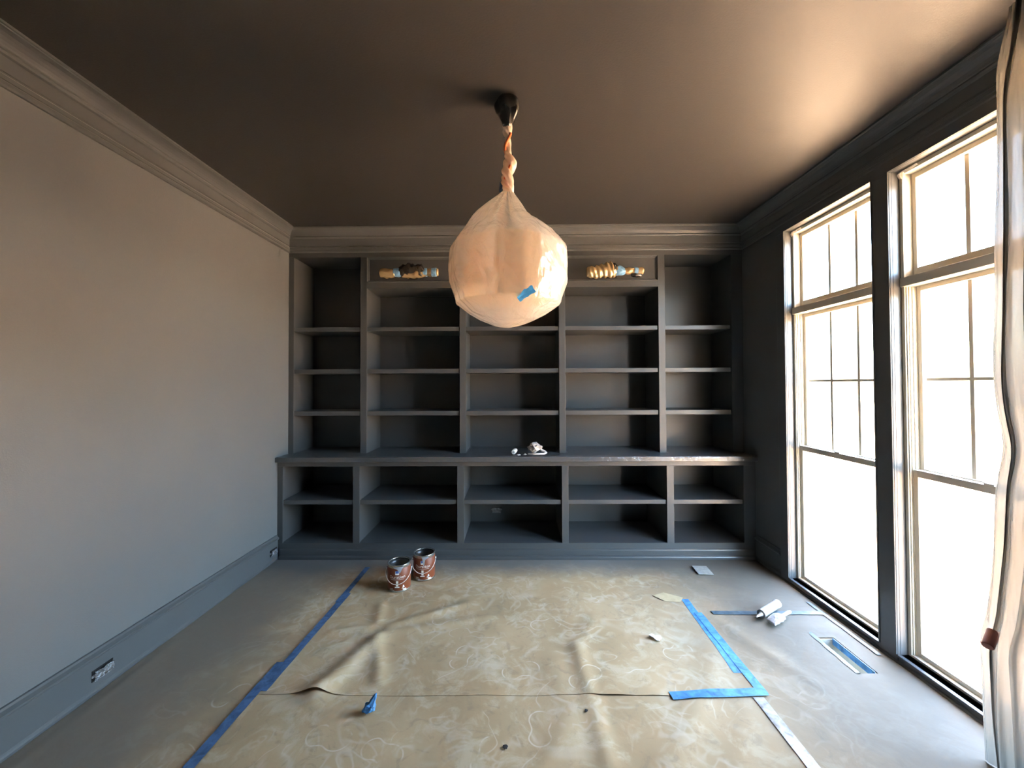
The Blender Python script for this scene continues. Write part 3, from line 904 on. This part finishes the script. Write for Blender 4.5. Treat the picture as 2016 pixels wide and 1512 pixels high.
# ------------------------------------------------------------------ plastic film on the counter
M['counter_film'] = film('thin_counter_film', (.20, .20, .20), .74, .2, .22, .16, .9, 16, dist=.012)
bm = B()
def film_grid(x0, x1, rows_, step=.02):
    nx = int((x1 - x0) / step)
    prev = None
    for y, z in rows_:
        row = []
        for i in range(nx + 1):
            x = x0 + (x1 - x0) * i / nx
            yy, zz = y, z
            if y > 3.399:
                zz += .006 * max(0, noise.noise(Vector((x * 5, y * 9, 2)))) + .016 * max(0, noise.noise(Vector((x * 3.1 + y * 4, y * 3 - x * 2.2, 6))) - .25)
            else:
                yy -= .005 * abs(noise.noise(Vector((x * 14, z * 30, 1))))
            row.append(bm.verts.new((x, yy, zz)))
        if prev:
            for i in range(nx): bm.faces.new((prev[i], prev[i + 1], row[i + 1], row[i]))
        prev = row
film_grid(XL + .02, XR - .02, [(3.394, .846), (3.394, .866), (3.395, .884), (3.400, .8875)] + [(3.412 + .0175 * k, .8862) for k in range(11)])
for a, b in bays():
    film_grid(a + .014, b - .014, [(3.584 + .0225 * k, .8866) for k in range(17)], .018)
o = obj('counter_film', bm, M['counter_film'], smooth=True)
tag(o, 'thin wrinkled plastic film covering the dark counter', 'plastic sheet')

# ------------------------------------------------------------------ paint cans
M['can_metal'] = pbr('can_steel', (.62, .62, .60), .25, metal=.9, var=.1, var_scale=30)
M['can_label'] = pbr('rust_red_can_label', (.21, .050, .016), .5, var=.18, var_scale=9)
M['can_white'] = pbr('white_print', (.88, .84, .76), .5)
M['can_blue'] = pbr('blue_print', (.06, .12, .38), .5)
M['can_inside'] = pbr('dark_wet_paint', (.035, .035, .033), .25, bump=.6, bump_scale=30)
M['can_wire'] = pbr('pale_handle_wire', (.80, .76, .70), .35, metal=.2)
M['can_drip'] = pbr('grey_paint_drip', (.28, .28, .29), .35)
CR, CH = .0815, .190
def text_flat(body, size):
    cu = bpy.data.curves.new('print', 'FONT')
    cu.body = body; cu.size = size; cu.align_x = 'CENTER'; cu.resolution_u = 3
    ob = bpy.data.objects.new('print', cu)
    C.objects.link(ob)
    dg = bpy.context.evaluated_depsgraph_get()
    me = bpy.data.meshes.new_from_object(ob.evaluated_get(dg))
    bpy.data.objects.remove(ob)
    bpy.data.curves.remove(cu)
    return me
def wrap_text(body, size, z0, ang0, r, widen=1.0):
    me = text_flat(body, size)
    bm = B(); bm.from_mesh(me); bpy.data.meshes.remove(me)
    bmesh.ops.triangulate(bm, faces=bm.faces)
    for it in range(2):
        long = [e_ for e_ in bm.edges if e_.calc_length() > .008]
        if long: bmesh.ops.subdivide_edges(bm, edges=long, cuts=1)
    for v in bm.verts:
        a = ang0 + v.co.x * widen / r
        v.co = Vector((r * math.sin(a), -r * math.cos(a), z0 + v.co.y))
    return bm
def patch(a0, a1, z0, z1, r, n=8):
    bm = B()
    vs_ = []
    for i in range(n + 1):
        a = a0 + (a1 - a0) * i / n
        vs_.append((bm.verts.new((r * math.sin(a), -r * math.cos(a), z0)), bm.verts.new((r * math.sin(a), -r * math.cos(a), z1))))
    for p_, q_ in zip(vs_, vs_[1:]): bm.faces.new((p_[0], q_[0], q_[1], p_[1]))
    return bm
def merge(bms):
    out = B()
    for b in bms:
        me = bpy.data.meshes.new('tmp'); b.to_mesh(me); b.free(); out.from_mesh(me); bpy.data.meshes.remove(me)
    return out
def paint_can(label, x, y, z, rot, drip):
    t = thing('paint_can', label, 'paint can', (x, y, z), rot, 'open paint cans on the floor paper')
    part('body', lathe(B(), [(0, .002), (CR - .002, .002), (CR + .001, 0), (CR + .001, .005), (CR, .007), (CR, CH - .008), (CR + .0015, CH - .006), (CR + .0015, CH - .001), (CR - .002, CH), (CR - .009, CH - .001), (CR - .011, CH - .006), (CR - .003, CH - .010), (CR - .003, .012), (0, .012)], 48), M['can_metal'], t, True)
    part('paint_inside', lathe(B(), [(0, CH - .045), (CR - .0045, CH - .043), (CR - .0040, CH - .014)], 40), M['can_inside'], t, True)
    lab = part('paper_label', lathe(B(), [(CR + .0002, .010), (CR + .0007, .0105), (CR + .0007, CH - .022), (CR + .0002, CH - .0215)], 48), M['can_label'], t, True)
    r = CR + .0013
    part('lettering', wrap_text('Duration', .030, .098, 0, r, 1.08), M['can_white'], lab)
    prints = [patch(-.62, .62, .0885, .0905, r), patch(-.10, .10, .062, .080, r, 3), patch(-.10, .10, .042, .054, r, 3), patch(-.20, .20, .033, .039, r, 4),
              patch(-.72, -.38, .021, .027, r, 4), patch(-.70, -.25, .014, .018, r, 4), patch(.46, .64, .030, .036, r, 3), patch(.50, .60, .037, .046, r, 2), patch(.48, .80, .013, .021, r, 4), patch(.38, .54, .024, .028, r, 2)]
    part('small_print', merge(prints), M['can_white'], lab)
    part('emblem', merge([patch(-.14, .14, .134, .152, r, 4)]), M['can_blue'], lab)
    part('emblem_banner', merge([patch(-.15, .15, .124, .134, r, 4), patch(-.17, -.14, .124, .150, r, 2), patch(.14, .17, .124, .150, r, 2)]), M['can_white'], lab)
    # a run of grey paint under the rim
    bm = B()
    vs_ = []
    for i in range(15):
        f = i / 14
        a = -.35 + .95 * f if drip == 0 else -.05 + .60 * f
        dz = (.014 + .030 * math.exp(-((f - .62) / .16) ** 2)) if drip == 0 else (.016 + .070 * math.exp(-((f - .25) / .16) ** 2))
        vs_.append((bm.verts.new((r * math.sin(a), -r * math.cos(a), CH - .010)), bm.verts.new(((r + .0006) * math.sin(a), -(r + .0006) * math.cos(a), CH - .012 - dz * math.sin(PI * f) ** .5))))
    for p_, q_ in zip(vs_, vs_[1:]): bm.faces.new((p_[0], q_[0], q_[1], p_[1]))
    part('paint_run', bm, M['can_drip'], t, True)
    for s in (-1, 1):
        bm = B()
        tube(bm, [(s * (CR - .001), 0, CH - .045), (s * (CR + .008), 0, CH - .045)], .009, 14)
        part('handle_ear', bm, M['can_metal'], t, True)
    pts = []
    for i in range(25):
        a = PI * i / 24
        pts.append(((CR + .010) * math.cos(a), -.020 - .078 * math.sin(a), CH - .045 - .082 * math.sin(a)))
    pts[0] = (CR + .010, 0, CH - .045); pts[-1] = (-CR - .010, 0, CH - .045)
    part('wire_handle', tube(B(), pts, .0022, 8), M['can_wire'], t, True)
    part('label_seam', merge([patch(-1.62, -1.50, .010, CH - .050, r, 2)]), M['can_white'], t)
    return t
zc = .0085
paint_can('open rust-red paint can nearer the viewer, handle down', -.869, 2.949, zc + paper_h(-.869, 2.949), .10, 0)
paint_can('open rust-red paint can nearer the cabinet, handle down', -.722, 3.116, zc + paper_h(-.722, 3.116), .06, 1)

# ------------------------------------------------------------------ caulk tube and wrapped brush
M['white_plastic'] = pbr('white_plastic', (.52, .51, .49), .35)
M['grey_print'] = pbr('grey_print', (.25, .25, .25), .5)
ta, tb = Vector((1.548, 2.550, 0)), Vector((1.726, 2.668, 0))
ang = math.atan2(tb.y - ta.y, tb.x - ta.x)
t = thing('caulk_tube', 'white caulk tube lying on the paper, nozzle toward the viewer', 'caulk tube', (ta.x, ta.y, .012 + paper_h(ta.x, ta.y) + .0), ang)
def along_x(prof, n=28):
    """lathe about +x at height 0"""
    bm = lathe(B(), prof, n)
    bmesh.ops.rotate(bm, verts=bm.verts, cent=(0, 0, 0), matrix=Matrix.Rotation(PI / 2, 3, 'Y'))
    return bm
def up(bm, dz):
    bmesh.ops.translate(bm, verts=bm.verts, vec=(0, 0, dz)); return bm
part('barrel', up(along_x([(0, .004), (.020, .002), (.0255, .002), (.0265, .006), (.0250, .010), (.0250, .206), (.0262, .208), (.0262, .218), (.022, .220), (.021, .212), (0, .212)]), .0265), M['white_plastic'], t, True)
part('nozzle', up(along_x([(0, -.058), (.0035, -.058), (.0045, -.050), (.0105, -.004), (.0125, -.002), (.0125, .004), (0, .004)]), .0265), M['white_plastic'], t, True)
part('end_ring', up(along_x([(.0135, .0012), (.0250, .0016), (.0250, .0008), (.0135, .0004)]), .0265), M['grey_print'], t)
bm = B()
for a0, a1, x0, x1 in ((.55, .75, .03, .19), (.25, .33, .15, .20), (-.05, .0, .05, .10), (.95, 1.0, .02, .19), (1.9, 2.3, .012, .016)):
    vs_ = []
    for i in range(5):
        a = a0 + (a1 - a0) * i / 4
        vs_.append((bm.verts.new((x0, -.0254 * math.cos(a), .0265 + .0254 * math.sin(a) )), bm.verts.new((x1, -.0254 * math.cos(a), .0265 + .0254 * math.sin(a)))))
    for p_, q_ in zip(vs_, vs_[1:]): bm.faces.new((p_[0], q_[0], q_[1], p_[1]))
part('print_lines', bm, M['grey_print'], t)

M['bag_white'] = film('white_brush_wrap', (.50, .49, .48), .05, .15, .30, .18, .9, 40, dist=.004)
ba, bb = Vector((1.566, 2.480, 0)), Vector((1.745, 2.575, 0))
ang = math.atan2(bb.y - ba.y, bb.x - ba.x)
t = thing('paint_brush', 'paint brush wrapped in white plastic beside the caulk tube', 'paint brush', (ba.x, ba.y, .012 + paper_h(ba.x, ba.y)), ang)
bm = B()
tab = [(0, .030, .007, .010), (.02, .033, .012, .014), (.05, .034, .017, .019), (.08, .034, .019, .021), (.10, .031, .017, .020), (.118, .022, .013, .018), (.13, .013, .010, .017)]
rings = []
for i in range(35):
    x = .13 * i / 34
    ry, rz, zc_ = lerp_table(tab, x)
    rg = []
    for j in range(22):
        th = 2 * PI * j / 22
        f = 1 + .16 * noise.noise(Vector((x * 45, math.cos(th) * 2, math.sin(th) * 2)))
        rg.append(bm.verts.new((x + .010 * math.cos(th) * (1 if i == 0 else 0), ry * f * math.cos(th), max(.0, zc_ + rz * f * math.sin(th)))))
    rings.append(rg)
for a, b in zip(rings, rings[1:]):
    for j in range(22):
        q = (j + 1) % 22
        bm.faces.new((a[j], a[q], b[q], b[j]))
bm.faces.new(rings[0]); bm.faces.new(rings[-1])
part('plastic_wrap', bm, M['bag_white'], t, True)
bm = B()
tab = [(.118, .009, .007), (.14, .011, .008), (.17, .013, .008), (.200, .013, .007), (.210, .008, .006)]
rings = []
for x, ry, rz in tab:
    rings.append([bm.verts.new((x, ry * math.cos(2 * PI * j / 16), .019 + (x - .118) * .05 + rz * math.sin(2 * PI * j / 16))) for j in range(16)])
for a, b in zip(rings, rings[1:]):
    for j in range(16):
        q = (j + 1) % 16
        bm.faces.new((a[j], a[q], b[q], b[j]))
bm.faces.new(rings[0]); bm.faces.new(rings[-1])
hd = part('handle', bm, M['white_plastic'], t, True)
part('hanging_hole', up(lathe(B(), [(0, .0), (.0045, .0), (.0045, .0006), (0, .0006)], 12, (.196, 0)), .0302), M['grey_print'], hd)

# ------------------------------------------------------------------ small litter
def crumple(name, label, cat, loc, size, flat, mat, seed, spikes=(), group=None, n=3, rot=0):
    bm = B()
    bmesh.ops.create_icosphere(bm, subdivisions=n, radius=1)
    for v in bm.verts:
        p = v.co.copy()
        r = 1 + .45 * noise.noise(p * 1.6 + Vector((seed, 0, 0))) + .28 * noise.noise(p * 3.7 + Vector((0, seed, 0)))
        q = p * r
        for sp, ln in spikes:
            d = p.dot(Vector(sp).normalized())
            if d > .72: q += Vector(sp).normalized() * ln * ((d - .72) / .28) ** 2
        v.co = Vector((q.x * size, q.y * size, q.z * size * flat))
    zmin = min(v.co.z for v in bm.verts)
    for v in bm.verts: v.co.z -= zmin
    o = obj(name, bm, mat, smooth=False)
    o.location = loc; o.rotation_euler = (0, 0, rot)
    return tag(o, label, cat, group)
crumple('crumpled_tape', 'small crumpled ball of blue tape near the curled paper edge', 'tape', (-.675, 1.835, .007 + paper_h(-.675, 1.835)), .024, .75, M['tape'], 3.3, (((.35, .3, 1.0), 1.9), ((-.9, -.6, -.1), .6)))
M['scrap'] = pbr('white_paper_scrap', (.80, .77, .68), .7, bump=.5, bump_scale=30)
M['rag'] = pbr('stained_rag', (.50, .43, .38), .85, bump=.6, bump_scale=20, var=.65, var_scale=24)
M['white_cloth'] = pbr('white_rag_edge', (.85, .82, .78), .8)
# torn scrap: a small bent sheet with a hole in it
bm = B()
out_ = [(-.034, .006), (-.018, .017), (-.004, .024), (.004, .014), (.012, .018), (.028, .012), (.030, -.004), (.018, -.010), (.012, -.024), (-.004, -.018), (-.018, -.008)]
vsb, vst = [], []
for x, y in out_:
    z = .010 + .20 * abs(x) * .5 + (.008 if x < -.01 else 0)
    vsb.append(bm.verts.new((x, y, max(0.0, z - .010)))); vst.append(bm.verts.new((x, y, z - .006)))
n = len(out_)
cb, ctp = bm.verts.new((.004, .002, .0)), bm.verts.new((.004, .002, .006))
for i in range(n):
    j = (i + 1) % n
    bm.faces.new((vsb[i], vsb[j], vst[j], vst[i])); bm.faces.new((vst[i], vst[j], ctp)); bm.faces.new((vsb[j], vsb[i], cb))
o = obj('paper_scrap', bm, M['scrap'])
o.location = (.815, 2.355, .008 + paper_h(.815, 2.355)); o.scale = (1.1, 1.3, 1)
tag(o, 'small torn white scrap on the middle paper sheet', 'paper scrap')
# drilled plate in the far right corner
M['plate'] = pbr('greyish_plate', (.30, .30, .27), .6, var=.15, var_scale=30)
t = thing('cover_plate', 'thin flat plate with four holes lying near the cabinet at right', 'plate', (1.485, 3.205, .010 + paper_h(1.485, 3.205)), -.06)
part('plate', bx(-.058, .058, -.070, .070, 0, .005), M['plate'], t, False, .001)
for sx in (-1, 1):
    for sy in (-1, 1):
        part('hole', lathe(B(), [(0, .0052), (.006, .0052), (.006, .0058), (0, .0058)], 10, (sx * .028, sy * .040 - .004)), M['grey_print'], t)
# a worn yellowish paper patch at the head of the right seam
M['patch'] = pbr('worn_paper_patch', (.47, .38, .22), .7, var=.15, var_scale=20)
bm = B()
vv = [bm.verts.new((x, y, .0068 + paper_h(x, y) + zz)) for zz in (0, .0008) for x, y in ((.96, 2.83), (1.05, 2.87), (1.16, 2.80), (1.12, 2.745), (1.02, 2.755))]
bm.faces.new(vv[:5]); bm.faces.new(vv[5:])
for i in range(5):
    j = (i + 1) % 5
    bm.faces.new((vv[i], vv[j], vv[5 + j], vv[5 + i]))
tag(obj('paper_patch', bm, M['patch']), 'worn yellowish paper patch above the right blue tape', 'paper scrap')
# on the counter: roll, rag and crumbs
t = thing('tape_roll', 'short white roll lying on the counter film in the middle bay', 'roll', (-.022, 3.47, .8935), 1.42)
part('roll', up(along_x([(.006, 0), (.018, 0), (.0195, .002), (.0195, .100), (.018, .102), (.006, .102), (.006, 0)], 24), .0197), M['white_cloth'], t, True)
part('core', up(along_x([(.0055, -.001), (.0085, -.0008), (.0085, -.0002), (.0055, -.0002)], 16), .0197), M['grey_print'], t)
t = thing('rag', 'crumpled stained rag with a white strip, beside the white roll on the counter', 'rag', (.165, 3.52, .893))
o = crumple('bundle', '', None, (0, 0, 0), .056, .72, M['rag'], 8.1)
del o['label']
o.parent = t
bm = tube(B(), [(-.06, -.05, .0055), (.005, -.065, .0058), (.080, -.065, .0075), (.097, -.05, .015), (.085, -.03, .025), (.063, -.02, .029), (.050, -.015, .042), (.035, -.01, .055)], [.005, .006, .008, .009, .009, .010, .010, .006], 10)
part('white_strip', bm, M['white_cloth'], t, True)
crumple('paint_chip', 'tiny white chip touching the white roll on the counter', 'chip', (.022, 3.432, .8925), .016, .30, M['white_cloth'], 1.2, n=2)
crumple('paint_chip', 'tiny pointed pale chip between the roll and the rag', 'chip', (.078, 3.432, .8925), .014, .35, M['white_plastic'], 5.2, (((0, 0, 1), 1.2),), n=2)
# dark flecks on the near paper sheet
M['fleck'] = pbr('dark_fleck', (.03, .028, .025), .6)
for (x, y, sx, lab) in ((-.05, 1.655, .011, 'dark torn fleck on the near paper sheet, frame bottom'), (.315, 1.835, .008, 'tiny dark fleck on the paper fold left of the blue crosswise tape'),):
    o = crumple('paper_fleck', lab, 'fleck', (x, y, .0065 + paper_h(x, y)), sx, .10, M['fleck'], x * 30, n=2)

# ------------------------------------------------------------------ masked outlets
M['mask_film'] = film('outlet_masking', (.16, .16, .17), .25, .1, .5, .08, 1.0, 45, dist=.012)
M['outlet_box'] = pbr('dark_outlet_box', (.012, .012, .013), .5)
M['outlet_face'] = pbr('grey_outlet_face', (.22, .22, .23), .4)
def outlet(label, loc, rot, wd, ht, mk):
    """faces local -y; length along local x"""
    t = thing('wall_outlet', label, 'outlet', loc, rot, 'horizontal outlets without cover plates')
    bm = B()
    ring_w = .004
    box(bm, -wd / 2, wd / 2, -.003, 0, ht / 2 - ring_w, ht / 2); box(bm, -wd / 2, wd / 2, -.003, 0, -ht / 2, -ht / 2 + ring_w)
    box(bm, -wd / 2, -wd / 2 + ring_w, -.003, 0, -ht / 2 + ring_w, ht / 2 - ring_w); box(bm, wd / 2 - ring_w, wd / 2, -.003, 0, -ht / 2 + ring_w, ht / 2 - ring_w)
    box(bm, -wd / 2 + ring_w, wd / 2 - ring_w, -.001, 0, -ht / 2 + ring_w, ht / 2 - ring_w)
    part('box', bm, M['outlet_box'], t)
    part('yoke', bx(-wd / 2 - .004, wd / 2 + .004, -.0045, -.003, -.006, .006), M['outlet_face'], t)
    for s in (-1, 1):
        bm = up(lathe(B(), [(0, 0), (.0165, 0), (.0165, .004), (.015, .005), (0, .005)], 20), 0)
        bmesh.ops.rotate(bm, verts=bm.verts, cent=(0, 0, 0), matrix=Matrix.Rotation(PI / 2, 3, 'X'))
        bmesh.ops.translate(bm, verts=bm.verts, vec=(s * .0195, -.0045, 0))
        part('receptacle', bm, M['outlet_face'], t, True)
    bm = B()
    g = {}
    for i in range(15):
        for j in range(9):
            x, z = -wd / 2 + .004 + (wd - .008) * i / 14, -ht / 2 + .003 + (ht - .010) * j / 8
            g[i, j] = bm.verts.new((x, -.013 - .009 * noise.noise(Vector((i * .45 + mk * 5, j * .6, mk))) , z))
    for i in range(14):
        for j in range(8): bm.faces.new((g[i, j], g[i + 1, j], g[i + 1, j + 1], g[i, j + 1]))
    part('masking_film', bm, M['mask_film'], t, True)
    return t
XB = XL + .014
outlet('horizontal outlet wrapped in film on the baseboard, nearer the viewer', (XB + .0002, 1.975, .092), PI / 2, .100, .054, 1.0)
outlet('horizontal outlet wrapped in film on the baseboard beside the cabinet', (XB + .0002, 3.365, .092), PI / 2, .092, .054, 2.0)
outlet('dark horizontal outlet on the back panel of the middle base bay', (-.196, YK - .0002, .256), 0, .100, .058, 3.0)
